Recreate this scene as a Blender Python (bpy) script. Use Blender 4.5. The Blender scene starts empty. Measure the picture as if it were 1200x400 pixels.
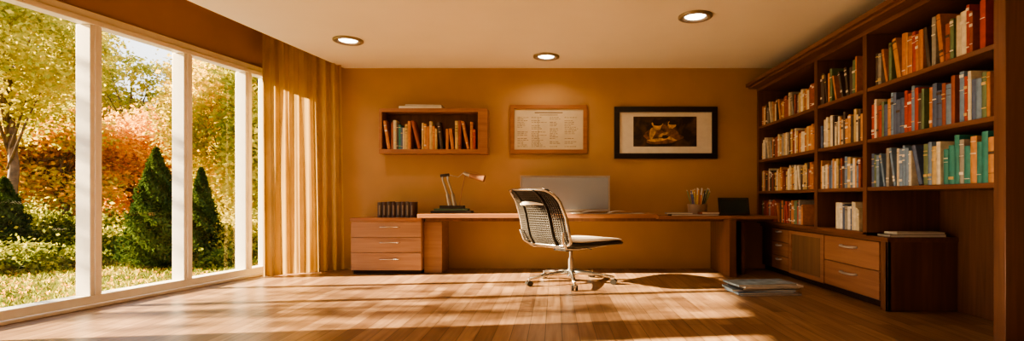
import bpy, math, random
import numpy as np
from mathutils import Vector, Matrix
random.seed(7); rng=np.random.default_rng(11)
scene=bpy.context.scene
COL=scene.collection

# ------------------------------------------------------------------ materials
def newmat(name):
    m=bpy.data.materials.new(name); m.use_nodes=True
    nt=m.node_tree; b=nt.nodes['Principled BSDF']
    return m,nt,b
def N(nt,t,**k):
    n=nt.nodes.new(t)
    for a,v in k.items(): setattr(n,a,v)
    return n
def simple(name,c,rough=.5,metal=0,var=.12,scale=12,spec=None):
    m,nt,b=newmat(name)
    tc=N(nt,'ShaderNodeTexCoord'); no=N(nt,'ShaderNodeTexNoise'); no.inputs['Scale'].default_value=scale
    nt.links.new(tc.outputs['Object'],no.inputs['Vector'])
    r=N(nt,'ShaderNodeValToRGB')
    r.color_ramp.elements[0].position=.3; r.color_ramp.elements[1].position=.7
    r.color_ramp.elements[0].color=[x*(1-var) for x in c]+[1]
    r.color_ramp.elements[1].color=[min(1,x*(1+var)) for x in c]+[1]
    nt.links.new(no.outputs['Fac'],r.inputs['Fac']); nt.links.new(r.outputs['Color'],b.inputs['Base Color'])
    b.inputs['Roughness'].default_value=rough; b.inputs['Metallic'].default_value=metal
    if spec is not None: b.inputs['Specular IOR Level'].default_value=spec
    return m
def wood(name,c1,c2,grain='Y',rough=.4,sc=1.0):
    m,nt,b=newmat(name)
    tc=N(nt,'ShaderNodeTexCoord'); mp=N(nt,'ShaderNodeMapping')
    s={'X':(1.2,22,22),'Y':(22,1.2,22),'Z':(22,22,1.2)}[grain]
    mp.inputs['Scale'].default_value=[x*sc for x in s]
    no=N(nt,'ShaderNodeTexNoise'); no.inputs['Scale'].default_value=1.0; no.inputs['Detail'].default_value=5; no.inputs['Distortion'].default_value=.6
    r=N(nt,'ShaderNodeValToRGB'); r.color_ramp.elements[0].position=.3; r.color_ramp.elements[1].position=.72
    r.color_ramp.elements[0].color=list(c1)+[1]; r.color_ramp.elements[1].color=list(c2)+[1]
    L=nt.links.new
    L(tc.outputs['Object'],mp.inputs['Vector']); L(mp.outputs['Vector'],no.inputs['Vector']); L(no.outputs['Fac'],r.inputs['Fac']); L(r.outputs['Color'],b.inputs['Base Color'])
    b.inputs['Roughness'].default_value=rough
    bp=N(nt,'ShaderNodeBump'); bp.inputs['Strength'].default_value=.06; L(no.outputs['Fac'],bp.inputs['Height']); L(bp.outputs['Normal'],b.inputs['Normal'])
    return m
def emis(name,c,s):
    m,nt,b=newmat(name); b.inputs['Base Color'].default_value=list(c)+[1]
    b.inputs['Emission Color'].default_value=list(c)+[1]; b.inputs['Emission Strength'].default_value=s
    return m

M_wall=simple('wall_paint_ochre',(.44,.258,.108),.75,var=.05,scale=2.5)
M_ceil=simple('ceiling_paint',(.78,.71,.60),.8,var=.02,scale=2)
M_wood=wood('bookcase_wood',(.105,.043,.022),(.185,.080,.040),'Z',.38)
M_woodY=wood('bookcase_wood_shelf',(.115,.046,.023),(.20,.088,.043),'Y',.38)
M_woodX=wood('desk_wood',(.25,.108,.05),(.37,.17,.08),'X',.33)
M_woodXd=wood('drawer_wood',(.28,.145,.078),(.39,.215,.12),'X',.4)
M_woodYd=wood('cabinet_drawer_wood',(.25,.115,.058),(.37,.18,.092),'Y',.38)
M_white=simple('window_frame_white',(.82,.77,.67),.4,var=.03)
M_chrome=simple('chrome',(.60,.58,.55),.25,1,.03)
M_alu=simple('aluminium',(.60,.59,.57),.35,1,.03)
M_black=simple('black_plastic',(.018,.016,.014),.4)
M_dark=simple('dark_mesh',(.022,.016,.011),.6)
M_cream=simple('cream_leather',(.70,.64,.55),.4,var=.04)
M_paper=simple('paper',(.74,.69,.58),.7,var=.05)
M_pages=simple('book_pages',(.70,.60,.44),.8,var=.1,scale=60)
M_gap=simple('shadow_gap',(.03,.012,.006),.8)

# floor
M_floor,nt,b=newmat('floor_parquet'); L=nt.links.new
tc=N(nt,'ShaderNodeTexCoord'); mp=N(nt,'ShaderNodeMapping'); mp.inputs['Rotation'].default_value=(0,0,math.radians(90)); mp.inputs['Location'].default_value=(.31,.07,0)
br=N(nt,'ShaderNodeTexBrick'); br.offset=.37; br.offset_frequency=2
br.inputs['Color1'].default_value=(.22,.125,.068,1); br.inputs['Color2'].default_value=(.41,.255,.145,1); br.inputs['Mortar'].default_value=(.07,.036,.02,1)
br.inputs['Scale'].default_value=1; br.inputs['Mortar Size'].default_value=.003; br.inputs['Brick Width'].default_value=1.25; br.inputs['Row Height'].default_value=.125; br.inputs['Bias'].default_value=0
mp2=N(nt,'ShaderNodeMapping'); mp2.inputs['Scale'].default_value=(26,1.6,1)
no=N(nt,'ShaderNodeTexNoise'); no.inputs['Scale'].default_value=1; no.inputs['Detail'].default_value=6; no.inputs['Distortion'].default_value=.5
r=N(nt,'ShaderNodeValToRGB'); r.color_ramp.elements[0].position=.28; r.color_ramp.elements[1].position=.7; r.color_ramp.elements[0].color=(.52,.46,.40,1); r.color_ramp.elements[1].color=(1.0,1.0,1.0,1)
mx=N(nt,'ShaderNodeMixRGB',blend_type='MULTIPLY'); mx.inputs['Fac'].default_value=1
L(tc.outputs['Object'],mp.inputs['Vector']); L(mp.outputs['Vector'],br.inputs['Vector']); L(tc.outputs['Object'],mp2.inputs['Vector']); L(mp2.outputs['Vector'],no.inputs['Vector']); L(no.outputs['Fac'],r.inputs['Fac'])
L(br.outputs['Color'],mx.inputs['Color1']); L(r.outputs['Color'],mx.inputs['Color2']); L(mx.outputs['Color'],b.inputs['Base Color'])
b.inputs['Roughness'].default_value=.33
bp=N(nt,'ShaderNodeBump'); bp.inputs['Strength'].default_value=.08; L(no.outputs['Fac'],bp.inputs['Height']); L(bp.outputs['Normal'],b.inputs['Normal'])

# curtain
def transl(name,c1,c2,scale,f=.5,rough=.8):
    m=bpy.data.materials.new(name); m.use_nodes=True; nt=m.node_tree; nt.nodes.clear(); L=nt.links.new
    tc=N(nt,'ShaderNodeTexCoord'); no=N(nt,'ShaderNodeTexNoise'); no.inputs['Scale'].default_value=scale; no.inputs['Detail'].default_value=3
    r=N(nt,'ShaderNodeValToRGB'); r.color_ramp.elements[0].position=.35; r.color_ramp.elements[1].position=.65
    r.color_ramp.elements[0].color=list(c1)+[1]; r.color_ramp.elements[1].color=list(c2)+[1]
    d=N(nt,'ShaderNodeBsdfDiffuse'); t=N(nt,'ShaderNodeBsdfTranslucent'); mx=N(nt,'ShaderNodeMixShader'); mx.inputs[0].default_value=f; o=N(nt,'ShaderNodeOutputMaterial')
    L(tc.outputs['Object'],no.inputs['Vector']); L(no.outputs['Fac'],r.inputs['Fac']); L(r.outputs['Color'],d.inputs['Color']); L(r.outputs['Color'],t.inputs['Color'])
    L(d.outputs[0],mx.inputs[1]); L(t.outputs[0],mx.inputs[2]); L(mx.outputs[0],o.inputs['Surface'])
    return m
M_curt=transl('curtain_fabric',(.50,.335,.125),(.57,.39,.155),3,.25)

# glass
M_glass=bpy.data.materials.new('window_glass'); M_glass.use_nodes=True; nt=M_glass.node_tree; nt.nodes.clear()
t=N(nt,'ShaderNodeBsdfTransparent'); g=N(nt,'ShaderNodeBsdfGlossy'); g.inputs['Roughness'].default_value=.02
mx=N(nt,'ShaderNodeMixShader'); mx.inputs[0].default_value=.035; o=N(nt,'ShaderNodeOutputMaterial')
nt.links.new(t.outputs[0],mx.inputs[1]); nt.links.new(g.outputs[0],mx.inputs[2]); nt.links.new(mx.outputs[0],o.inputs['Surface'])

# ------------------------------------------------------------------ mesh builder
class MB:
    def __init__(s): s.v=[]; s.f=[]; s.m=[]; s.sm=[]; s.mats=[]; s.T=None
    def mi(s,mat):
        if mat not in s.mats: s.mats.append(mat)
        return s.mats.index(mat)
    def add(s,vs,fs,mat,smooth=False):
        o=len(s.v)
        for p in vs:
            p=Vector(p)
            if s.T is not None: p=s.T@p
            s.v.append(tuple(p))
        k=s.mi(mat)
        for f in fs: s.f.append([o+i for i in f]); s.m.append(k); s.sm.append(smooth)
    def box(s,x0,x1,y0,y1,z0,z1,mat,fn=None):
        vs=[(x,y,z) for x in (x0,x1) for y in (y0,y1) for z in (z0,z1)]
        if fn: vs=[fn(*p) for p in vs]
        s.add(vs,[(0,1,3,2),(4,6,7,5),(0,4,5,1),(2,3,7,6),(0,2,6,4),(1,5,7,3)],mat)
    def cyl(s,p0,p1,r0,r1,mat,n=20,caps=True,smooth=True):
        p0=Vector(p0);p1=Vector(p1);d=(p1-p0).normalized()
        a=d.orthogonal().normalized(); b=d.cross(a)
        vs=[]
        for p,r in((p0,r0),(p1,r1)):
            for i in range(n):
                t=2*math.pi*i/n; vs.append(p+a*math.cos(t)*r+b*math.sin(t)*r)
        s.add(vs,[(i,(i+1)%n,n+(i+1)%n,n+i) for i in range(n)],mat,smooth)
        if caps:
            s.add(vs[:n],[tuple(range(n))[::-1]],mat); s.add(vs[n:],[tuple(range(n))],mat)
    def tube(s,pts,r,mat,n=10,closed=False):
        pts=[Vector(p) for p in pts]; m=len(pts); rs=r if isinstance(r,(list,tuple)) else [r]*m
        vs=[];prev=None
        for i,p in enumerate(pts):
            if closed: d=pts[(i+1)%m]-pts[i-1]
            else: d=pts[min(i+1,m-1)]-pts[max(i-1,0)]
            d.normalize()
            a=d.orthogonal().normalized() if prev is None else (prev-d*prev.dot(d)).normalized()
            prev=a; b=d.cross(a)
            for j in range(n):
                t=2*math.pi*j/n; vs.append(p+(a*math.cos(t)+b*math.sin(t))*rs[i])
        fs=[]
        for i in range(m if closed else m-1):
            k=(i+1)%m
            for j in range(n): fs.append((i*n+j,i*n+(j+1)%n,k*n+(j+1)%n,k*n+j))
        if not closed: fs+= [tuple(range(n))[::-1],tuple((m-1)*n+j for j in range(n))]
        s.add(vs,fs,mat,True)
    def grid(s,fn,nu,nv,mat,smooth=True):
        vs=[fn(i/nu,j/nv) for i in range(nu+1) for j in range(nv+1)]
        fs=[(i*(nv+1)+j,(i+1)*(nv+1)+j,(i+1)*(nv+1)+j+1,i*(nv+1)+j+1) for i in range(nu) for j in range(nv)]
        s.add(vs,fs,mat,smooth)
    def obj(s,name,bevel=0,parent=None):
        me=bpy.data.meshes.new(name); me.from_pydata(s.v,[],s.f)
        for m in s.mats: me.materials.append(m)
        me.polygons.foreach_set('material_index',s.m); me.polygons.foreach_set('use_smooth',s.sm); me.update()
        ob=bpy.data.objects.new(name,me); COL.objects.link(ob)
        if bevel:
            bm=ob.modifiers.new('bevel','BEVEL'); bm.width=bevel; bm.segments=2; bm.limit_method='ANGLE'
        if parent: ob.parent=parent
        return ob
def empty(name,loc=(0,0,0)):
    e=bpy.data.objects.new(name,None); COL.objects.link(e); e.location=loc; return e

# ------------------------------------------------------------------ constants
F=600.; CX=650.; CY=233.
YB=7.3; ZC=2.86; XR=3.62; YF=-1.6
def WX(y): return -5.246+.202*y
def EX(y): return -3.0-.177*(YB-y)      # dropped-ceiling edge
ZH=3.45
def P(px,py,Y): return ((px-CX)*Y/F, Y, 1+(CY-py)*Y/F)

# ------------------------------------------------------------------ room shell
m=MB(); m.add([(WX(YF)-.02,YF,0),(XR+.02,YF,0),(XR+.02,YB+.02,0),(WX(YB)-.02,YB+.02,0)],[(0,1,2,3)],M_floor)
m.add([(WX(YF)-.02,YF,-.12),(XR+.02,YF,-.12),(XR+.02,YB+.02,-.12),(WX(YB)-.02,YB+.02,-.12)],[(3,2,1,0)],M_floor); m.obj('floor')
m=MB()
def cb(x0f,x1f,z0,z1,mat):
    vs=[(x0f(YF),YF,z0),(x1f(YF),YF,z0),(x1f(YB),YB,z0),(x0f(YB),YB,z0)]
    vs+=[(x,y,z1) for x,y,_ in vs]
    m.add(vs,[(3,2,1,0),(4,5,6,7),(0,1,5,4),(1,2,6,5),(2,3,7,6),(3,0,4,7)],mat)
cb(EX,lambda y:XR+.1,ZC,ZC+.14,M_ceil)
cb(lambda y:WX(y)-.12,lambda y:EX(y)+.01,ZH,ZH+.1,M_wall)
cb(EX,lambda y:EX(y)+.08,ZC+.14,ZH,M_wall)
m.obj('ceiling')
m=MB(); m.box(-4.0,XR+.12,YB,YB+.15,-.12,ZH+.1,M_wall); m.obj('wall_back')
m=MB(); m.box(XR,XR+.12,YF,YB,-.12,ZH+.1,M_wall); m.obj('wall_right')
m=MB(); m.box(WX(YF)-.3,XR+.12,YF-.15,YF,-.12,ZH+.1,M_wall); m.obj('wall_front')
# left (window) wall : sheared along WX
sh=lambda x,y,z:(WX(y)+x,y,z)
ZW=2.65
WY0=3.42
m=MB()
m.box(-.14,0,YF,YB,ZW+.07,ZH+.05,M_wall,sh)
m.box(-.14,0,6.93,YB,-.12,ZW+.07,M_wall,sh)
m.box(-.14,0,3.05,WY0,-.12,ZW+.07,M_wall,sh)
m.box(-.14,0,YF,0.2,-.12,ZW+.07,M_wall,sh)
m.box(-.14,0,0.2,3.05,-.12,.03,M_white,sh)
m.box(-.14,0,WY0,6.93,-.12,.03,M_white,sh)
m.obj('wall_left')
def window(name,y0,y1,mull):
    m=MB()
    m.box(-.10,.05,y0,y1,.03,.11,M_white,sh)
    m.box(-.12,.10,y0-.03,y1+.03,0.001,.035,M_white,sh)
    m.box(-.10,.04,y0,y1,ZW,ZW+.07,M_white,sh)
    m.box(-.06,.06,y0,y1,ZW-.05,ZW,M_white,sh)
    for y in [y0+.05,y1-.05]: m.box(-.09,.045,y-.05,y+.05,.11,ZW-.05,M_white,sh)
    for y in mull:
        m.box(-.09,.045,y-.050,y+.050,.11,ZW-.05,M_white,sh)
        m.box(-.03,.060,y-.02,y+.02,.11,ZW-.05,M_white,sh)
    ob=m.obj(name,.006)
    g=MB(); g.add([sh(-.02,y0,.11),sh(-.02,y1,.11),sh(-.02,y1,ZW-.05),sh(-.02,y0,ZW-.05)],[(0,1,2,3)],M_glass); g.obj(name+'_glass',parent=ob)
window('window_1',WY0,6.93,[4.74,5.67,6.51])
window('window_unseen',.2,3.05,[1.1,2.03])  # out-of-view window, added to let more ambient light in

# ------------------------------------------------------------------ curtain
m=MB()
A=Vector((-3.72,6.50,0)); B=Vector((-2.99,7.14,0)); dd=(B-A).normalized(); nn=Vector((dd.y,-dd.x,0))
def cf(u,v):
    z=.015+v*(ZH-.08)
    k=8.5
    uu=u+.010*math.sin(2.2*v+9*u)
    w=math.sin(2*math.pi*k*uu+1.9*math.sin(4.3*uu+1)+.4*math.sin(2.5*v+5*u))
    amp=(.032+.013*math.sin(8*u+1.5))*(1-.3*v)
    w2=.016*math.sin(2*math.pi*2.3*u+2*v)+.004*math.sin(2*math.pi*19*u+4*v)
    bulge=.03*(1-v)
    p=A+(B-A)*(u*(1+.03*(1-v))) + nn*(w*amp+w2+bulge)
    return (p.x+ .008*math.sin(2*math.pi*2*k*u),p.y,z)
m.grid(cf,330,24,M_curt); 
m.tube([tuple(A+(B-A)*t+Vector((0,0,ZH-.07)) ) for t in (-.02,.5,1.0)],.015,M_alu)
m.obj('curtain')

# ------------------------------------------------------------------ downlights
M_bulb=emis('downlight_lens',(1,.90,.72),14)
M_ring=simple('downlight_trim',(.30,.25,.19),.35,.4)
def downlight(x,y,p=7):
    e=empty('recessed_downlight',(x,y,ZC))
    m=MB(); n=32; R=.17
    prof=[(R,0),(R,-.016),(R-.02,-.024),(R-.05,-.020),(R-.065,-.002)]
    vs=[];fs=[]
    for i in range(n):
        t=2*math.pi*i/n
        for rr,z in prof: vs.append((rr*math.cos(t),rr*math.sin(t),z))
    k=len(prof)
    for i in range(n):
        for j in range(k-1): fs.append((i*k+j,((i+1)%n)*k+j,((i+1)%n)*k+j+1,i*k+j+1))
    m.add(vs,fs,M_ring,True)
    m.obj('trim_ring',parent=e)
    m=MB(); m.cyl((0,0,-.001),(0,0,-.006),R-.065,R-.07,M_bulb,32); m.obj('lens',parent=e)
    l=bpy.data.lights.new('downlight_lamp','AREA'); l.shape='DISK'; l.size=.2; l.energy=p; l.color=(1,.80,.56); l.spread=math.radians(150)
    lo=bpy.data.objects.new('lamp',l); COL.objects.link(lo); lo.parent=e; lo.location=(0,0,-.03)
for x,y in ((-2.42,6.0),(-.11,6.68),(1.43,5.21)): downlight(x,y)
for x,y in ((-1.6,2.6),(1.6,2.4),(0,.3)): downlight(x,y,4)  # out-of-frame lamps, added to lift the room's ambient light

# ------------------------------------------------------------------ books
BC=[(.46,.18,.06),(.27,.07,.035),(.55,.46,.30),(.66,.58,.42),(.07,.045,.03),(.08,.11,.20),(.16,.24,.36),(.52,.25,.08),(.03,.20,.17),(.28,.26,.22),(.36,.055,.035),(.72,.65,.52),(.12,.17,.08),(.50,.35,.14)]
BM=[simple('book_cover_%d'%i,c,.55,var=.15,scale=25) for i,c in enumerate(BC)]
M_gold=simple('spine_foil',(.65,.48,.2),.4,.3)
def book(mb,T,t,h,d,mat,band=True):
    """local: x thickness 0..t ; y depth 0(spine)..d ; z 0..h"""
    old=mb.T; mb.T=T
    c=.003
    mb.box(0,c,.0,d,0,h,mat); mb.box(t-c,t,0,d,0,h,mat)
    # rounded spine
    sp=[(0,.004),(t*.15,-.002),(t*.5,-.005),(t*.85,-.002),(t,.004)]
    vs=[(x,y,z) for x,y in sp for z in (0,h)]
    mb.add(vs,[(2*i,2*i+2,2*i+3,2*i+1) for i in range(4)],mat,True)
    mb.box(c,t-c,.003,d-.006,.004,h-.004,M_pages)
    if band and random.random()<.75:
        bm=random.choice([M_gold,M_paper,BM[4],BM[11]])
        for zz in random.sample([.12,.2,.62,.72,.82,.88],random.choice([1,2,2,3])):
            mb.box(t*.08,t*.92,-.0065,-.001,h*zz,h*zz+random.choice([.004,.008,.02]),bm)
    mb.T=old
def row(mb,frame,length,hmax,pal,start=0,tmin=.022,tmax=.05,hmin=.72,lean=.12,d=.2):
    """frame(u)->Matrix for base at distance u along the shelf"""
    u=start; 
    while True:
        t=random.uniform(tmin,tmax)
        if u+t>length: break
        h=hmax*random.uniform(hmin,1); mat=BM[random.choice(pal)]
        dd=d*random.uniform(.85,1)
        if random.random()<lean and u+t+.12<length:
            a=random.uniform(.1,.28) # top leans back to u
            T=frame(u+h*math.sin(a))@Matrix.Rotation(-a,4,'Y')
            book(mb,T,t,h,dd,mat); u+=h*math.sin(a)+t*math.cos(a)+.012
        else:
            book(mb,frame(u),t,h,dd,mat); u+=t+random.choice([.001,.001,.003])
        if random.random()<.03: u+=random.uniform(.02,.06)

# ------------------------------------------------------------------ bookcase (right)
BX=2.88; BXb=3.56
YE=3.36; YE0=3.27
m=MB()
SH=[1.106,1.547,2.02]; th=.035
m.box(BXb,XR-.005,YE,YB-.005,.002,2.56,M_wood)             # back panel
m.box(BX,XR-.005,YE0,YE,.002,2.60,M_wood)                   # near end panel
for y in (4.76,5.65): m.box(BX,BXb,y-.03,y+.03,.66,2.52,M_wood)
m.box(BX,BXb,7.24,YB-.005,.66,2.52,M_wood)
for z in SH:
    for a,bb in ((YE,4.73),(4.79,5.62),(5.68,7.24)): m.box(BX+.008,BXb,a,bb,z-th,z,M_woodY)
m.box(BX,XR-.005,YE0,YB-.005,2.52,2.56,M_woodY)
m.box(2.76,XR-.005,YE0-.06,YB-.005,2.56,2.585,M_woodY)
m.box(2.72,XR-.005,YE0-.09,YB-.005,2.585,2.63,M_woodY)
# low cabinet
cx=2.94; CE=4.52
m.box(cx+.02,BXb,CE+.01,YB-.005,.07,.61,M_wood)
m.box(cx+.06,BXb,CE+.05,YB-.005,.002,.07,M_gap)
m.box(cx-.01,BXb,CE-.01,YB-.005,.615,.655,M_woodY)
m.box(cx,BXb,CE,CE+.03,.002,.615,M_wood)
m.box(cx,cx+.03,CE,CE+.10,.002,.615,M_wood)
m.box(BX,BXb,4.73,YB-.005,.655,.69,M_woodY)
def hdl(mb,x,y,z,l):
    mb.tube([(x,y-l/2,z),(x-.028,y-l/2+.01,z-.002),(x-.036,y-l*.25,z-.004),(x-.038,y,z-.005),(x-.036,y+l*.25,z-.004),(x-.028,y+l/2-.01,z-.002),(x,y+l/2,z)],.012,M_handle,8)
M_handle=simple('brushed_steel_handle',(.80,.77,.72),.3,.7,.03)
for a,bb,zs in ((4.64,5.58,((.08,.335),(.345,.605))),(6.45,6.92,((.08,.25),(.26,.43),(.44,.605)))):
    for z0,z1 in zs:
        m.box(cx,cx+.025,a,bb,z0,z1,M_woodYd); hdl(m,cx,(a+bb)/2,(z0+z1)/2+.05,.26 if bb-a>.6 else .12)
# framed panel door
m.box(cx,cx+.02,5.60,5.67,.07,.605,M_woodYd);m.box(cx,cx+.02,6.37,6.43,.07,.605,M_woodYd)
m.box(cx,cx+.02,5.67,6.37,.56,.605,M_woodYd);m.box(cx,cx+.02,5.67,6.37,.07,.12,M_woodYd)
M_tamb=wood('panel_wood',(.15,.08,.04),(.22,.12,.058),'Z',.5)
m.box(cx+.012,cx+.019,5.67,6.37,.12,.56,M_tamb)
m.obj('bookcase',.003)

mb=MB()
def fr(z,ystart,xoff=.03):   # along -Y (towards camera), spine faces -X ; local x->-Y, y->+X
    R=Matrix(((0,1,0,0),(-1,0,0,0),(0,0,1,0),(0,0,0,1)))
    return lambda u: Matrix.Translation((BX+xoff,ystart-u,z+.001))@R
row(mb,fr(2.02,4.64),1.23,.38,[0,7,1,3,7,13,4,0,1,9,4,2,12,0,10],tmin=.025,tmax=.055)
row(mb,fr(2.02,5.60),.76,.36,[1,4,12,9,13,0,4],lean=.3)
row(mb,fr(2.02,7.18),1.46,.30,[0,2,4,7,13,1,9,1,3],tmin=.025,tmax=.05)
row(mb,fr(1.547,4.70),1.31,.37,[5,6,9,3,4,0,1,7,4,6,12,5,10],tmin=.025,tmax=.05,lean=.06)
row(mb,fr(1.547,5.60),.78,.33,[2,3,13,3,7,4,5],tmin=.025,lean=.06)
row(mb,fr(1.547,7.18),1.46,.31,[2,3,4,13,9,7,1,0],tmin=.025,lean=.08)
row(mb,fr(1.106,4.70),.85,.34,[5,6,9,3,2,4,1,13,12,6],lean=.25,tmin=.025,tmax=.045)
row(mb,fr(1.106,3.83),.45,.36,[8,8,7,2,8,9,3],lean=.0,tmin=.035,tmax=.055)
row(mb,fr(1.106,5.60),.78,.32,[3,4,5,9,7,13,6,1],lean=.05)
row(mb,fr(1.106,7.18),1.46,.31,[2,7,13,3,0,1,4,13,2],lean=.04,tmin=.025,tmax=.045)
row(mb,fr(.69,7.18),1.20,.30,[0,1,9,4,10,12,1,8],lean=.05)
row(mb,fr(.69,5.30),.44,.28,[3,11,9,2,5],lean=.0)
mb.obj('shelf_books')
mb=MB()
def flat(mb,x,y,z,w,d,t,mat,rot=0):
    T=Matrix.Translation((x,y,z))@Matrix.Rotation(rot,4,'Z')
    old=mb.T; mb.T=T
    mb.box(-w/2,w/2,-d/2,d/2,0,.003,mat); mb.box(-w/2,w/2,-d/2,d/2,t-.003,t,mat); mb.box(-w/2,-w/2+.003,-d/2,d/2,0,t,mat)
    mb.box(-w/2+.003,w/2-.005,-d/2+.004,d/2-.004,.003,t-.003,M_paper)
    mb.T=old
flat(mb,3.22,4.62,.656,.50,.18,.024,BM[9],0); flat(mb,3.25,4.625,.681,.44,.17,.020,BM[11],.03); 
mb.obj('book_stack')

# ------------------------------------------------------------------ drawer cabinet + desk
DF=6.75
m=MB()
x0,x1=P(411,0,DF)[0],P(494,0,DF)[0]
m.box(x0,x1,DF+.02,YB-.003,.05,.70,M_woodXd)
m.box(x0+.02,x1-.02,DF+.05,YB-.003,.002,.05,M_gap)
m.box(x0-.01,x1,DF-.015,YB-.003,.70,.745,M_woodX)
zz=[(.055,.285),(.292,.485),(.492,.695)]
for z0,z1 in zz:
    m.box(x0+.004,x1-.004,DF,DF+.02,z0,z1,M_woodXd)
    xm=(x0+x1)/2+.05; z=(z0+z1)/2+.03
    m.tube([(xm-.13,DF,z),(xm-.125,DF-.025,z),(xm+.125,DF-.025,z),(xm+.13,DF,z)],.006,M_chrome,8)
m.obj('drawer_cabinet',.003)
m=MB()
m.box(x1+.003,P(518,0,6.86)[0],6.86,YB-.003,.002,.69,M_woodXd)
m.box(P(489,0,6.62)[0],P(771,0,6.62)[0],6.62,YB-.003,.747,.80,M_woodX)
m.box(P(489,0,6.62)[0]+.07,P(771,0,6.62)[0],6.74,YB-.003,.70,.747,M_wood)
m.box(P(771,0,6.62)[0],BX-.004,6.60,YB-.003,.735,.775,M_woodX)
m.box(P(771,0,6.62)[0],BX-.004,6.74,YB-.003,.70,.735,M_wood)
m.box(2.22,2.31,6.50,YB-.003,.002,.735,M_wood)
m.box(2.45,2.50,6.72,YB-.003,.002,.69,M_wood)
m.obj('desk',.004)
ZD=.801; ZR=.776

# ------------------------------------------------------------------ wall shelf
m=MB(); ya=7.05
sx0,sx1=P(444,0,ya)[0],P(571,0,ya)[0]; sz0,sz1=P(0,180,ya)[2],P(0,127,ya)[2]
m.box(sx0,sx1,ya,YB-.002,sz0,sz0+.06,M_woodX); m.box(sx0,sx1,ya,YB-.002,sz1-.05,sz1,M_woodX)
m.box(sx0,sx0+.04,ya,YB-.002,sz0+.06,sz1-.05,M_woodX); m.box(sx1-.13,sx1,ya,YB-.002,sz0+.06,sz1-.05,M_woodX)
m.box(sx0+.04,sx1-.13,YB-.02,YB-.002,sz0+.06,sz1-.05,M_wood)
m.obj('wall_shelf',.003)
mb=MB()
frx=lambda u: Matrix.Translation((sx0+.05+u,ya+.015,sz0+.061))
row(mb,frx,sx1-sx0-.20,.40,[1,4,0,8,2,13,7,10,5,9,0,13,4,1,9],tmin=.026,tmax=.045,lean=.3,d=.17,hmin=.68)
mb.obj('wall_shelf_books')
mb=MB(); flat(mb,P(494,0,7.15)[0],7.17,sz1+.001,.60,.19,.04,BM[4]); flat(mb,P(497,0,7.15)[0],7.17,sz1+.042,.5,.17,.018,BM[9],.05); mb.obj('album')

# ------------------------------------------------------------------ frames
M_cert=simple('aged_paper',(.58,.48,.32),.75,var=.08,scale=5)
M_fr=wood('picture_frame_wood',(.28,.11,.04),(.38,.165,.065),'X',.35)
def frame(px0,px1,py0,py1,fw,fmat,depth=.035):
    Y=YB-depth
    a=P(px0,py1,Y); c=P(px1,py0,Y); X0,Z0,X1,Z1=a[0],a[2],c[0],c[2]
    m=MB()
    yb=YB-.002
    m.box(X0,X1,Y,yb,Z0,Z0+fw,fmat); m.box(X0,X1,Y,yb,Z1-fw,Z1,fmat)
    m.box(X0,X0+fw,Y,yb,Z0+fw,Z1-fw,fmat); m.box(X1-fw,X1,Y,yb,Z0+fw,Z1-fw,fmat)
    m.box(X0+fw,X1-fw,yb-.012,yb,Z0+fw,Z1-fw,M_cert if fmat is M_fr else M_paper)
    return m,X0,X1,Z0,Z1
M_ink=simple('ink',(.20,.13,.07),.8)
m,X0,X1,Z0,Z1=frame(598,688,123,180,.055,M_fr)
yp=YB-.0155
cxm=(X0+X1)/2; W=X1-X0-.1; H=Z1-Z0-.1
m.box(cxm-.20,cxm+.20,yp,yp+.002,Z1-.115,Z1-.10,M_ink)
m.box(cxm-.13,cxm+.13,yp,yp+.002,Z1-.145,Z1-.137,M_ink)
cols=[(X0+.10,.16),(X0+.30,.22),(X0+.56,.16),(X0+.77,.2)]
z=Z1-.18
while z>Z0+.09:
    for cx0,w in cols:
        if random.random()<.88:
            xx=cx0; xe=cx0+w*random.uniform(.5,1)
            while xx<xe-.02:
                l=random.uniform(.015,.05); m.box(xx,min(xx+l,xe),yp,yp+.002,z,z+random.uniform(.005,.009),M_ink); xx+=l+.009
    z-=.023
m.box(cxm-.15,cxm-.145,yp,yp+.002,Z0+.1,Z1-.17,M_ink)
m.obj('framed_certificate',.003)
M_bf=simple('black_frame',(.012,.010,.009),.3)
m,X0,X1,Z0,Z1=frame(720,841,125,186,.075,M_bf,.04)
Mp,nt,b=newmat('painting'); L=nt.links.new
a=P(742,172,YB); c=P(816,137,YB)
tc=N(nt,'ShaderNodeTexCoord'); no=N(nt,'ShaderNodeTexNoise'); no.inputs['Scale'].default_value=5.5; no.inputs['Detail'].default_value=6; no.inputs['Distortion'].default_value=1.2
r=N(nt,'ShaderNodeValToRGB'); e=r.color_ramp.elements; e[0].position=.45; e[0].color=(.010,.006,.003,1); e[1].position=.85; e[1].color=(.16,.07,.012,1)
L(tc.outputs['Object'],no.inputs['Vector']); L(no.outputs['Fac'],r.inputs['Fac']); L(r.outputs['Color'],b.inputs['Base Color']); b.inputs['Roughness'].default_value=.5
m.box(a[0],c[0],YB-.02,YB-.014,a[2],c[2],Mp)
def pmat(name,c,sc):
    return simple(name,c,.5,var=.75,scale=sc)
Mg=pmat('painting_gold',(.50,.30,.08),14); Mg2=pmat('painting_amber',(.16,.07,.018),16); Mg3=simple('painting_dark',(.02,.01,.005),.5)
def blob(cx_,cz_,rx,rz,mat,k,ang=0,n=26,w=.12):
    vs=[]
    for i in range(n):
        t=2*math.pi*i/n; rr=1+w*math.sin(3*t+cx_*9)+w*.6*math.sin(5*t+cz_*7)
        x=rx*rr*math.cos(t); z=rz*rr*math.sin(t)
        vs.append((cx_+x*math.cos(ang)-z*math.sin(ang),YB-.0205-k*.0004,cz_+x*math.sin(ang)+z*math.cos(ang)))
    m.add(vs,[tuple(range(n))],mat)
pw=c[0]-a[0]; phh=c[2]-a[2]
def bl(u,v,ru,rv,mat,k,ang=0): blob(a[0]+u*pw,a[2]+v*phh,ru*pw,rv*phh,mat,k,ang)
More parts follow.
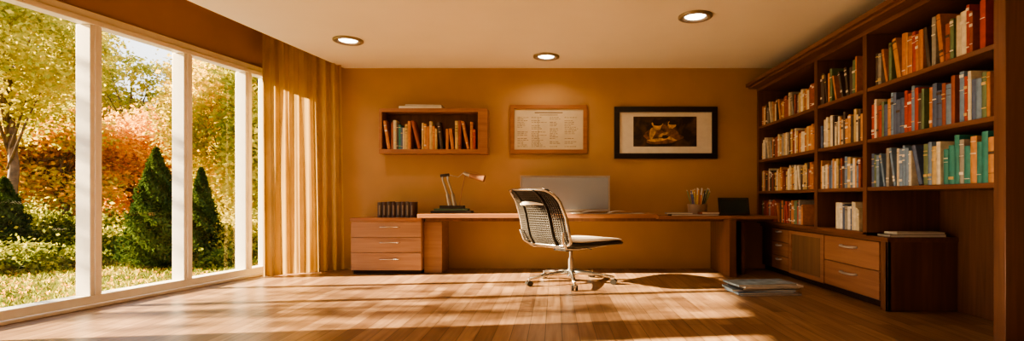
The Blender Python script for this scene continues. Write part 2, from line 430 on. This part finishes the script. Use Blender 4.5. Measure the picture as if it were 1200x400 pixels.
# two reclining figures, warm light from the left
bl(.45,.28,.30,.20,Mg2,0); bl(.36,.45,.18,.24,Mg2,1,.5); bl(.38,.72,.085,.16,Mg,2,.3); bl(.40,.80,.10,.10,Mg3,3,.2)
bl(.60,.48,.11,.22,Mg2,2,-.4); bl(.60,.72,.065,.13,Mg,3); bl(.63,.80,.075,.08,Mg3,4)
bl(.30,.45,.045,.20,Mg,4,-.3); bl(.47,.40,.10,.05,Mg,4,.4); bl(.38,.22,.16,.05,Mg,4,.1); bl(.58,.27,.10,.05,Mg,5,-.3); bl(.50,.32,.05,.06,Mg3,6)
m.obj('framed_painting',.003)

# ------------------------------------------------------------------ monitor
M_scr=simple('monitor_screen',(.25,.265,.29),.25,.0,.05,1.2)
m=MB(); Y=6.98
a=P(610,248,Y); c=P(715,206,Y)
m.box(a[0],c[0],Y,Y+.04,a[2],c[2],M_alu); m.box(a[0]+.025,c[0]-.025,Y-.003,Y+.001,a[2]+.03,c[2]-.025,M_scr)
xm=(a[0]+c[0])/2
m.box(xm-.35,xm+.35,Y+.04,Y+.075,a[2]+.06,c[2]-.06,M_black)
m.box(xm-.06,xm+.06,Y+.05,Y+.075,ZD,a[2]+.2,M_alu); m.box(xm-.2,xm+.2,Y-.06,Y+.16,ZD+.001,ZD+.014,M_alu)
m.obj('computer_monitor',.005)

# desk items ------------------------------------------------------
mb=MB(); xa=P(443,0,6.95)[0]; zt=.746
M_mar=simple('binder_maroon',(.06,.025,.018),.5); M_lab=simple('binder_label',(.24,.18,.12),.6)
for i in range(8):
    t=.058; book(mb,Matrix.Translation((xa+i*.0625,6.93,zt)),t,.205+.004*(i%3),.18,M_mar if i%2 else BM[4],False)
    mb.box(xa+i*.0625+.022,xa+i*.0625+.038,6.919,6.9245,zt+.03,zt+.165,M_lab)
mb.obj('binder_row')
# lamp
M_lamp=simple('lamp_grey_metal',(.42,.38,.32),.3,.8)
M_rust=simple('lamp_bronze',(.30,.15,.08),.4,.4)
m=MB(); Yl=6.9
bx=P(530,0,Yl)[0]
m.box(bx-.27,bx+.27,Yl-.1,Yl+.12,ZD+.001,ZD+.035,M_black); m.box(bx-.23,bx+.22,Yl-.08,Yl+.1,ZD+.036,ZD+.065,simple('green_felt',(.05,.09,.05),.6))
m.box(bx-.16,bx+.16,Yl-.06,Yl+.08,ZD+.066,ZD+.105,M_black)
for dx in (-.035,.035):
    m.tube([(bx+dx,Yl,ZD+.10),(bx+dx-.03,Yl,ZD+.26),(bx+dx-.09,Yl,ZD+.44),(bx+dx-.10,Yl,ZD+.51)],.014,M_lamp,8)
    m.cyl((bx+dx-.0,Yl,ZD+.10),(bx+dx-.03,Yl,ZD+.26),.028,.024,M_lamp,14)
m.tube([(bx-.16,Yl,ZD+.505),(bx-.04,Yl,ZD+.52)],.022,M_black,10)
m.tube([(bx-.04,Yl,ZD+.52),(bx+.08,Yl,ZD+.49),(bx+.18,Yl-.02,ZD+.57)],.006,M_lamp,8)
m.tube([(bx+.10,Yl,ZD+.10),(bx+.13,Yl,ZD+.32),(bx+.17,Yl,ZD+.50),(bx+.20,Yl-.02,ZD+.53)],.006,M_rust,8)
# slim head : bar-shaped shade
m.cyl((bx+.16,Yl-.02,ZD+.545),(bx+.24,Yl-.02,ZD+.51),.02,.032,M_lamp,16)
m.cyl((bx+.24,Yl-.02,ZD+.51),(bx+.44,Yl-.05,ZD+.465),.032,.048,M_rust,20)
m.tube([(bx+.18,Yl-.02,ZD+.57),(bx+.32,Yl-.03,ZD+.55),(bx+.46,Yl-.05,ZD+.50)],.004,M_rust,6)
m.obj('desk_lamp',.002)
# open book / papers
m=MB(); 
xo=P(712,0,6.75)[0]
def pg(sgn):
    def f(u,v):
        return (xo+sgn*u*.46, 6.66+v*.26, ZD+.004+.036*math.sin(min(1,u*1.3)*math.pi)**.7*(1-.3*u)+.002)
    return f
m.grid(pg(1),14,2,M_cream); m.grid(pg(-1),14,2,M_cream)
m.box(xo-.47,xo+.47,6.655,6.925,ZD+.0005,ZD+.005,M_paper)
m.obj('open_book')
# pencil cup
M_cup=simple('cup_ceramic',(.32,.22,.14),.4)
m=MB(); xc=P(818,0,6.95)[0]; r=.135
m.cyl((xc,6.98,ZR+.001),(xc,6.98,ZR+.15),r*.92,r,M_cup,28,caps=False); m.cyl((xc,6.98,ZR+.15),(xc,6.98,ZR+.03),r-.008,r*.9-.008,M_cup,28,caps=False)
m.cyl((xc,6.98,ZR+.001),(xc,6.98,ZR+.03),r*.92,r*.9-.005,M_cup,28)
PC=[(.5,.1,.04),(.7,.5,.1),(.1,.15,.3),(.6,.55,.45),(.06,.05,.04),(.2,.3,.15),(.75,.35,.08)]
PM=[simple('pencil_%d'%i,c,.4) for i,c in enumerate(PC)]
for i in range(30):
    t=random.uniform(0,6.28); q=random.uniform(.2,1); l=random.uniform(.27,.36)
    p0=Vector((xc+.05*math.cos(t),6.98+.05*math.sin(t),ZR+.03)); p1=Vector((xc+.17*q*math.cos(t),6.98+.10*q*math.sin(t),ZR+l))
    pm=random.choice(PM); m.cyl(p0,p1,.008,.008,pm,7); dd=(p1-p0).normalized(); m.cyl(p1,p1+dd*.02,.008,.001,M_paper,7)
m.obj('pencil_cup')
mb=MB(); flat(mb,P(812,0,6.75)[0],6.74,ZR+.001,.62,.2,.02,BM[4],.02); flat(mb,P(795,0,6.75)[0],6.74,ZR+.022,.34,.17,.018,BM[9],-.08); flat(mb,P(830,0,6.75)[0],6.73,ZR+.022,.24,.15,.026,BM[1],.1); mb.obj('notebooks')
# small dark photo frame
m=MB(); a=P(843,255,6.95); c=P(879,234,6.95)
T=Matrix.Translation(((a[0]+c[0])/2,6.95,ZR+.004))@Matrix.Rotation(math.radians(-14),4,'X')
m.T=T; w=(c[0]-a[0])/2; h=.24
M_scd=simple('dark_photo',(.02,.035,.03),.15)
m.box(-w,w,0,.02,0,h,M_black); m.box(-w+.025,w-.025,-.002,.001,.025,h-.025,M_scd)
m.T=T@Matrix.Translation((0,.02,h*.6))@Matrix.Rotation(math.radians(40),4,'X'); m.box(-.04,.04,0,.008,-h*.62,0,M_black)
m.obj('tabletop_picture_frame',.002)
# floor magazines
M_magb=simple('magazine_cover_blue',(.26,.36,.46),.35,var=.5,scale=9); M_magw=simple('magazine_cover_white',(.60,.58,.54),.35,var=.35,scale=9)
mb=MB(); mags=[M_magw,BM[6],M_magb,BM[4],M_magw,M_magb]
cx0,cy0=2.21,5.42
z=.002
for i in range(6):
    flat(mb,cx0+random.uniform(-.06,.06),cy0+random.uniform(-.03,.03),z,random.uniform(.56,.66),.34,.019,mags[i],random.uniform(-.14,.14)); z+=.0195
mb.obj('magazine_pile')

# ------------------------------------------------------------------ office chair
ch=empty('office_chair',(.19,6.05,0)); ch.rotation_euler=(0,0,math.radians(42)); ch.scale=(1.26,1.17,1.0)
m=MB()
RB=.42
for i in range(5):
    t=2*math.pi*i/5+math.radians(17); c_,s_=math.cos(t),math.sin(t)
    pts=[(c_*q*RB,s_*q*RB,z) for q,z in ((.0,.135),(.3,.13),(.7,.108),(1,.088))]
    m.tube(pts,[.030,.026,.019,.014],M_chrome,12)
    wx,wy=c_*RB,s_*RB
    m.cyl((wx,wy,.05),(wx,wy,.10),.010,.012,M_chrome,10)
    ax=Vector((-s_,c_,0))
    for k in (-1,1):
        p=Vector((wx,wy,.033)); m.cyl(p+ax*k*.007,p+ax*k*.028,.032,.030,M_black,20)
    m.grid(lambda u,v:tuple(Vector((wx,wy,.034))+Vector((c_,s_,0))*math.cos(math.pi*u)*.037+Vector((0,0,1))*math.sin(math.pi*u)*.037+ax*(v*2-1)*.012),10,1,M_chrome)
m.cyl((0,0,.09),(0,0,.17),.042,.034,M_chrome,24); m.cyl((0,0,.17),(0,0,.30),.026,.026,M_chrome,20); m.cyl((0,0,.30),(0,0,.43),.017,.017,M_chrome,16)
m.obj('base',parent=ch)
m=MB()
m.box(-.14,.14,-.09,.09,.395,.455,M_black)
for k in (-1,1):
    m.tube([(.30,k*.22,.455),(.10,k*.2,.435),(-.1,k*.2,.43),(-.27,k*.24,.45),(-.345,k*.285,.52),(-.37,k*.31,.64)],.015,M_chrome,10)
m.tube([(.12,-.21,.435),(.12,.21,.435)],.013,M_chrome,10); m.tube([(-.14,-.2,.43),(-.14,.2,.43)],.013,M_chrome,10)
m.tube([(.04,-.09,.43),(.03,-.22,.425),(.02,-.27,.42)],.006,M_black,8)
m.obj('mechanism',parent=ch,bevel=.006)
# seat pad
m=MB()
def seat(zt,zb,sc,mat,n=48):
    def sup(t,r):
        c_,s_=math.cos(t),math.sin(t); e=2/4.2
        return (abs(c_)**e*math.copysign(1,c_)*r, abs(s_)**e*math.copysign(1,s_)*r)
    rings=[(.0,zt),(.35,zt),(.7,zt),(.9,zt-.004),(.97,zt-.012),(1,(zt+zb)/2),(.97,zb+.008),(.8,zb),(0,zb)]
    vs=[];fs=[]
    for r,z in rings:
        for i in range(n):
            x,y=sup(2*math.pi*i/n,r); X=.12+x*.40*sc; Yy=y*.32*sc
            zz=z-.05*max(0,(x-.45))**1.6 - .012*(1-abs(y)**2)*(1-x*x) + .03*max(0,-x-.6)
            vs.append((X,Yy,zz))
    for k in range(len(rings)-1):
        for i in range(n): fs.append((k*n+i,k*n+(i+1)%n,(k+1)*n+(i+1)%n,(k+1)*n+i))
    m.add(vs,fs,mat,True)
seat(.535,.502,.98,M_cream); seat(.508,.450,1.0,M_black)
m.obj('seat',parent=ch)
# back
def prof(t): # t -1..1 bottom..top
    q=(t+1)/2
    pts=[(-.315,.48),(-.365,.58),(-.395,.72),(-.43,.88),(-.49,1.0),(-.575,1.10)]
    f=q*(len(pts)-1); i=min(int(f),len(pts)-2); a=f-i
    def cr(k,j):
        p0=pts[max(k-1,0)][j];p1=pts[k][j];p2=pts[k+1][j];p3=pts[min(k+2,len(pts)-1)][j]
        return .5*((2*p1)+(-p0+p2)*a+(2*p0-5*p1+4*p2-p3)*a*a+(-p0+3*p1-3*p2+p3)*a**3)
    return cr(i,0),cr(i,1),.315-.02*t+.02*(1-t*t)
def BP(s,t,off=0):
    x,z,w=prof(t)
    return (x+.055*s*s-off,s*w,z)
m=MB()
loop=[]
n=64
for i in range(n):
    a_=2*math.pi*i/n; c_,s_=math.cos(a_),math.sin(a_); e=2/6
    loop.append(BP(abs(c_)**e*math.copysign(1,c_),abs(s_)**e*math.copysign(1,s_)))
m.tube(loop,.015,M_chrome,10,closed=True)
for i in range(30):
    t=-.96+i*1.92/29
    m.tube([BP(s*.97,t) for s in np.linspace(-1,1,11)],.0066,M_dark,5)
for i in range(27):
    s=-.95+i*1.9/26
    m.tube([BP(s,t) for t in np.linspace(-.98,.98,14)],.0088,M_dark,5)
for s in (-.5,.5): m.tube([BP(s,t,.014) for t in np.linspace(-.98,.98,14)],.013,M_black,8)
def lum(u,v):
    a_=2*math.pi*u; rr=v
    s=.05+.60*math.cos(a_)*rr; t=.42+.07*math.sin(a_)*rr*(1+.4*math.cos(a_))-.06*math.cos(a_)**2*rr
    p=BP(s,t,.032-.012*(rr*rr)); return p
m.grid(lum,32,6,M_cream)
m.obj('backrest',parent=ch)

# ------------------------------------------------------------------ outside
GZ=-.28
M_grass=transl('lawn',(.07,.085,.018),(.24,.20,.045),2.2,.05)
m=MB(); 
m.grid(lambda u,v:(-60+u*(60-5.6),-15+v*75,GZ-.02+ .015*math.sin(u*40)*math.cos(v*33)),60,60,M_grass); m.obj('garden_lawn')
def leafmesh(cent,size,up=0.0,aspect=.6):
    n=len(cent)
    d1=rng.normal(size=(n,3)); d1[:,2]=d1[:,2]*.7+up; d1/=np.linalg.norm(d1,axis=1)[:,None]
    d2=np.cross(d1,rng.normal(size=(n,3))); d2/=np.linalg.norm(d2,axis=1)[:,None]
    s=(size*rng.uniform(.6,1.3,n))[:,None]
    v=np.empty((n,4,3)); v[:,0]=cent-d1*s; v[:,1]=cent+d2*s*aspect; v[:,2]=cent+d1*s; v[:,3]=cent-d2*s*aspect
    return v.reshape(-1,3)
def mk(name,V,mats,mi,extra=None):
    me=bpy.data.meshes.new(name); nv=len(V); nf=nv//4
    ev=extra.v if extra else []; ef=extra.f if extra else []
    allv=V.astype(np.float32)
    if ev: allv=np.vstack([allv,np.array(ev,dtype=np.float32)])
    me.vertices.add(len(allv)); me.vertices.foreach_set('co',allv.ravel())
    loops=list(range(nv)); starts=[4*i for i in range(nf)]; tots=[4]*nf; mm=list(mi)
    for f in ef:
        starts.append(len(loops)); tots.append(len(f)); loops+=[nv+i for i in f]; mm.append(len(mats)-1)
    me.loops.add(len(loops)); me.loops.foreach_set('vertex_index',loops)
    me.polygons.add(len(starts)); me.polygons.foreach_set('loop_start',starts); me.polygons.foreach_set('loop_total',tots)
    for q in mats: me.materials.append(q)
    me.polygons.foreach_set('material_index',mm); me.update(calc_edges=True); me.validate()
    ob=bpy.data.objects.new(name,me); COL.objects.link(ob); return ob
M_bark=simple('bark',(.10,.06,.035),.9,var=.4,scale=8)
Lg=[transl('leaf_green',(.20,.22,.035),(.48,.42,.07),.9,.55),transl('leaf_dark_green',(.05,.075,.016),(.17,.18,.035),.9,.45)]
Ly=[transl('leaf_yellow',(.66,.43,.06),(.80,.57,.11),.9,.55),transl('leaf_lime',(.38,.35,.05),(.60,.47,.08),.9,.55)]
Lo=[transl('leaf_orange',(.66,.30,.045),(.78,.43,.07),.9,.55),transl('leaf_rust',(.40,.18,.035),(.60,.31,.06),.9,.5)]
def treegeo(px,Y,zc,R,Rz,nl,size,K,spread,trunk,ex,X=None):
    if X is None: X=(px-CX)*Y/F
    base=Vector((X,Y,GZ-.02)); cen=np.array([X,Y,zc])
    d=rng.normal(size=(K,3)); d/=np.linalg.norm(d,axis=1)[:,None]; rr=rng.uniform(.25,1,K)**.6
    cl=cen+d*rr[:,None]*np.array([R,R,Rz])
    idx=rng.integers(0,K,nl)
    c=cl[idx]+rng.normal(size=(nl,3))*np.array([R,R,Rz*.75])*spread*.62
    c[:,2]=np.maximum(c[:,2],GZ+.1+rng.random(nl)*.3)
    V=leafmesh(c,size)
    top=Vector((X+.2,Y,zc+Rz*.5))
    ex.tube([base,base.lerp(top,.35)+Vector((.08,.05,0)),base.lerp(top,.7)+Vector((-.08,0,0)),top],[trunk,trunk*.75,trunk*.5,trunk*.2],M_bark,8)
    for k in range(0,K,2):
        q=random.uniform(.35,.8); s=base.lerp(top,q); e=Vector(cl[k]); mid=s.lerp(e,.5)+Vector((0,0,.15*R*random.uniform(-.5,1)))
        ex.tube([s,mid,e],[trunk*.3,trunk*.18,trunk*.06],M_bark,5)
    pick=rng.random(K)<.55; mi=np.where(pick[idx]^(rng.random(len(c))<.15),0,1)
    return V,mi
def tree(name,px,Y,zc,R,Rz,nl,size,mats,K=38,spread=.30,trunk=.16,X=None):
    ex=MB(); V,mi=treegeo(px,Y,zc,R,Rz,nl,size,K,spread,trunk,ex,X)
    return mk(name,V,mats+[M_bark],mi.tolist(),ex)
tree('maple_tree',5,10.5,4.2,1.7,1.9,15000,.055,[Lg[0],Ly[1]],spread=.26,trunk=.11)
tree('maple_tree',70,13,2.1,1.5,1.2,14000,.06,[Lo[0],Ly[1]],trunk=.1)
tree('maple_tree',150,15.5,2.3,1.9,1.55,20000,.06,[Lo[0],Lo[1]],trunk=.12)
tree('maple_tree',0,13.5,2.4,2.0,1.5,14000,.065,[Lo[1],Lo[0]],trunk=.12)
tree('added_dapple_tree',262,13,3.0,1.1,2.6,20000,.052,[Ly[1],Ly[0]],trunk=.09)
tree('added_dapple_tree',308,12,3.0,1.0,2.6,14000,.06,[Ly[1],Lg[0]],trunk=.09)
tree('added_dapple_tree',226,19,3.7,1.6,2.4,16000,.07,Ly,trunk=.1)
tree('oak_tree',340,17,4,2.6,3.6,14000,.11,[Ly[1],Ly[0]],trunk=.2)
tree('oak_tree',100,23,3.2,3.4,2.6,20000,.10,[Ly[1],Ly[0]],trunk=.2)
tree('oak_tree',-40,19,5.5,3.6,4.5,18000,.10,[Lg[0],Ly[1]],trunk=.3)
tree('oak_tree',62,24,7.5,2.8,3.4,16000,.09,[Lg[0],Ly[1]],trunk=.25,spread=.24)
tree('added_dapple_tree',150,20,5.6,1.9,1.1,2600,.08,[Ly[1],Lg[0]],trunk=.08,spread=.2)
# unseen tree, added only to dapple the incoming sunlight
tree('added_dapple_tree',0,3.6,3.9,1.5,1.3,1100,.07,[Ly[1],Lg[0]],trunk=.08,X=-10.5,spread=.34)
ex=MB(); VV=[];MM=[]
for i,px in enumerate(range(-120,400,44)):
    low=120<px<215
    V,mi=treegeo(px+random.uniform(-12,12),30+random.uniform(-3,5),2.8 if low else 3.6+random.uniform(-.4,.8),4.2,2.8 if low else 3.6,9000,.19,26,.28,.25,ex)
    VV.append(V); MM.append(mi+2*random.choice([0,1,1]))
mk('distant_treeline',np.vstack(VV),[Lo[0],Ly[1],Ly[0],Lg[0],M_bark],np.concatenate(MM).tolist(),ex)
# conifers
M_con=transl('conifer_needles',(.015,.032,.010),(.06,.085,.02),1.5,.3)
def conifer(px,Y,ztop,rad,nl):
    X=(px-CX)*Y/F; h=ztop-GZ
    q=rng.random(nl)**.75; t=rng.uniform(0,2*math.pi,nl)
    prof_=(1-q)**.8*np.minimum(1,(q+.05)*7)
    r_=rad*prof_*rng.uniform(.60,1.22,nl)*(1+.25*np.sin(t*5+q*30))
    c=np.stack([X+r_*np.cos(t),Y+r_*np.sin(t),GZ+.03+q*h],1)
    V=leafmesh(c,.05,up=.8,aspect=.3)
    ex=MB(); ex.cyl((X,Y,GZ-.02),(X,Y,GZ+.3),.06,.05,M_con,8)
    nseg=10; 
    for i in range(nseg):
        a_=i/nseg;b_=(i+1)/nseg; f=lambda q:max(.005,rad*.55*(1-q)**.8*min(1,(q+.05)*7))
        ex.cyl((X,Y,GZ+.03+a_*h*.95),(X,Y,GZ+.03+b_*h*.95),f(a_),f(b_),M_con,12,caps=False)
    mk('cypress_shrub',V,[M_con,M_con],[0]*nl,ex)
conifer(183,9.0,1.84,.47,16000)
conifer(236,10.0,1.55,.34,11000)
conifer(5,9.5,1.35,.45,12000)
# shrubs : one planted border
sv=[];sm=[];ex=MB()
def shrub(px,Y,R,H,ms,n=7000,size=.04):
    X=(px-CX)*Y/F; K=24
    d=rng.normal(size=(K,3)); d/=np.linalg.norm(d,axis=1)[:,None]; d[:,2]=abs(d[:,2])
    cl=np.array([X,Y,GZ])+d*np.array([R,R,H])*rng.uniform(.5,1,K)[:,None]; idx=rng.integers(0,K,n)
    c=cl[idx]+rng.normal(size=(n,3))*R*.2; c[:,2]=np.maximum(c[:,2],GZ+.02)
    V=leafmesh(c,size)
    for k in range(0,K,2): ex.tube([(X,Y,GZ),tuple(Vector((X,Y,GZ)).lerp(Vector(cl[k]),.5)+Vector((0,0,.05))),tuple(cl[k])],[.02,.012,.005],M_bark,5)
    sv.append(V); sm.append(np.where(rng.random(n)<.4,ms[1],ms[0]))
# mats: 0 green 1 dkgreen 2 yellow 3 lime 4 rust 5 bark
shrub(62,10.5,.75,1.25,(1,0),10000); shrub(30,12,1.0,1.1,(1,3),9000)
shrub(125,10.2,.55,.6,(1,3)); shrub(150,12,.9,.9,(3,1),8000,.05); shrub(215,12.5,.6,.8,(3,1)); shrub(275,10.5,.6,.7,(3,1)); shrub(-30,9.5,.9,1.2,(0,1),9000)
shrub(90,14,1.3,1.1,(4,3),9000,.06); shrub(255,14.5,1.5,1.0,(3,0),9000,.06); shrub(310,11,.8,1.0,(3,0),8000,.05)
shrub(90,9.2,.4,.35,(1,0),4000); shrub(20,8.6,.6,.4,(1,0),5000); shrub(215,9.6,.4,.3,(1,0),4000); shrub(265,9.2,.35,.35,(1,0),3500)
mk('shrub_border',np.vstack(sv),[Lg[0],Lg[1],Ly[0],Ly[1],Lo[1],M_bark],np.concatenate(sm).tolist(),ex)
# grass tufts & fallen leaves
n=30000
Yg=rng.uniform(3.2,12,n); Xg=-(5.246-.202*Yg)-.3-rng.random(n)*7
c=np.stack([Xg,Yg,np.full(n,GZ+.05)+rng.uniform(-.01,.04,n)],1)
V=leafmesh(c,.055,up=1.6,aspect=.16)
n2=6000; Yg=rng.uniform(3.2,14,n2); Xg=-(5.246-.202*Yg)-.3-rng.random(n2)*8
V2=leafmesh(np.stack([Xg,Yg,np.full(n2,GZ+.07)],1),.035)
mk('garden_grass',np.vstack([V,V2]),[Lg[0],Lg[1],Lo[0]],np.concatenate([(rng.random(n)<.75).astype(int),np.full(n2,2)]).tolist())

# ------------------------------------------------------------------ light
w=bpy.data.worlds.new('World'); scene.world=w; w.use_nodes=True; nt=w.node_tree; nt.nodes.clear(); L=nt.links.new
tc=N(nt,'ShaderNodeTexCoord'); sp=N(nt,'ShaderNodeSeparateXYZ'); r=N(nt,'ShaderNodeValToRGB'); bg=N(nt,'ShaderNodeBackground'); o=N(nt,'ShaderNodeOutputWorld')
e=r.color_ramp.elements; e[0].position=0; e[0].color=(1,.93,.80,1); e[1].position=.6; e[1].color=(.50,.72,1,1)
k=e.new(.25); k.color=(.95,.97,1,1)
L(tc.outputs['Generated'],sp.inputs[0]); L(sp.outputs['Z'],r.inputs['Fac']); L(r.outputs['Color'],bg.inputs['Color']); L(bg.outputs[0],o.inputs['Surface'])
bg.inputs['Strength'].default_value=3.2
s=bpy.data.lights.new('sun','SUN'); s.energy=84; s.color=(1,.77,.46); s.angle=math.radians(.9)
so=bpy.data.objects.new('sun',s); COL.objects.link(so); so.rotation_euler=Vector((1,.13,-.42)).to_track_quat('-Z','Y').to_euler(); so.location=(-10,3,8)

# ------------------------------------------------------------------ camera
c=bpy.data.cameras.new('camera'); co=bpy.data.objects.new('camera',c); COL.objects.link(co)
co.location=(0,0,1); co.rotation_euler=(math.pi/2,0,0); c.sensor_width=36; c.lens=18; c.shift_x=-50/1200; c.shift_y=33/1200
scene.camera=co
scene.view_settings.view_transform='AgX'; scene.view_settings.look='AgX - Medium High Contrast'; scene.view_settings.exposure=-.2
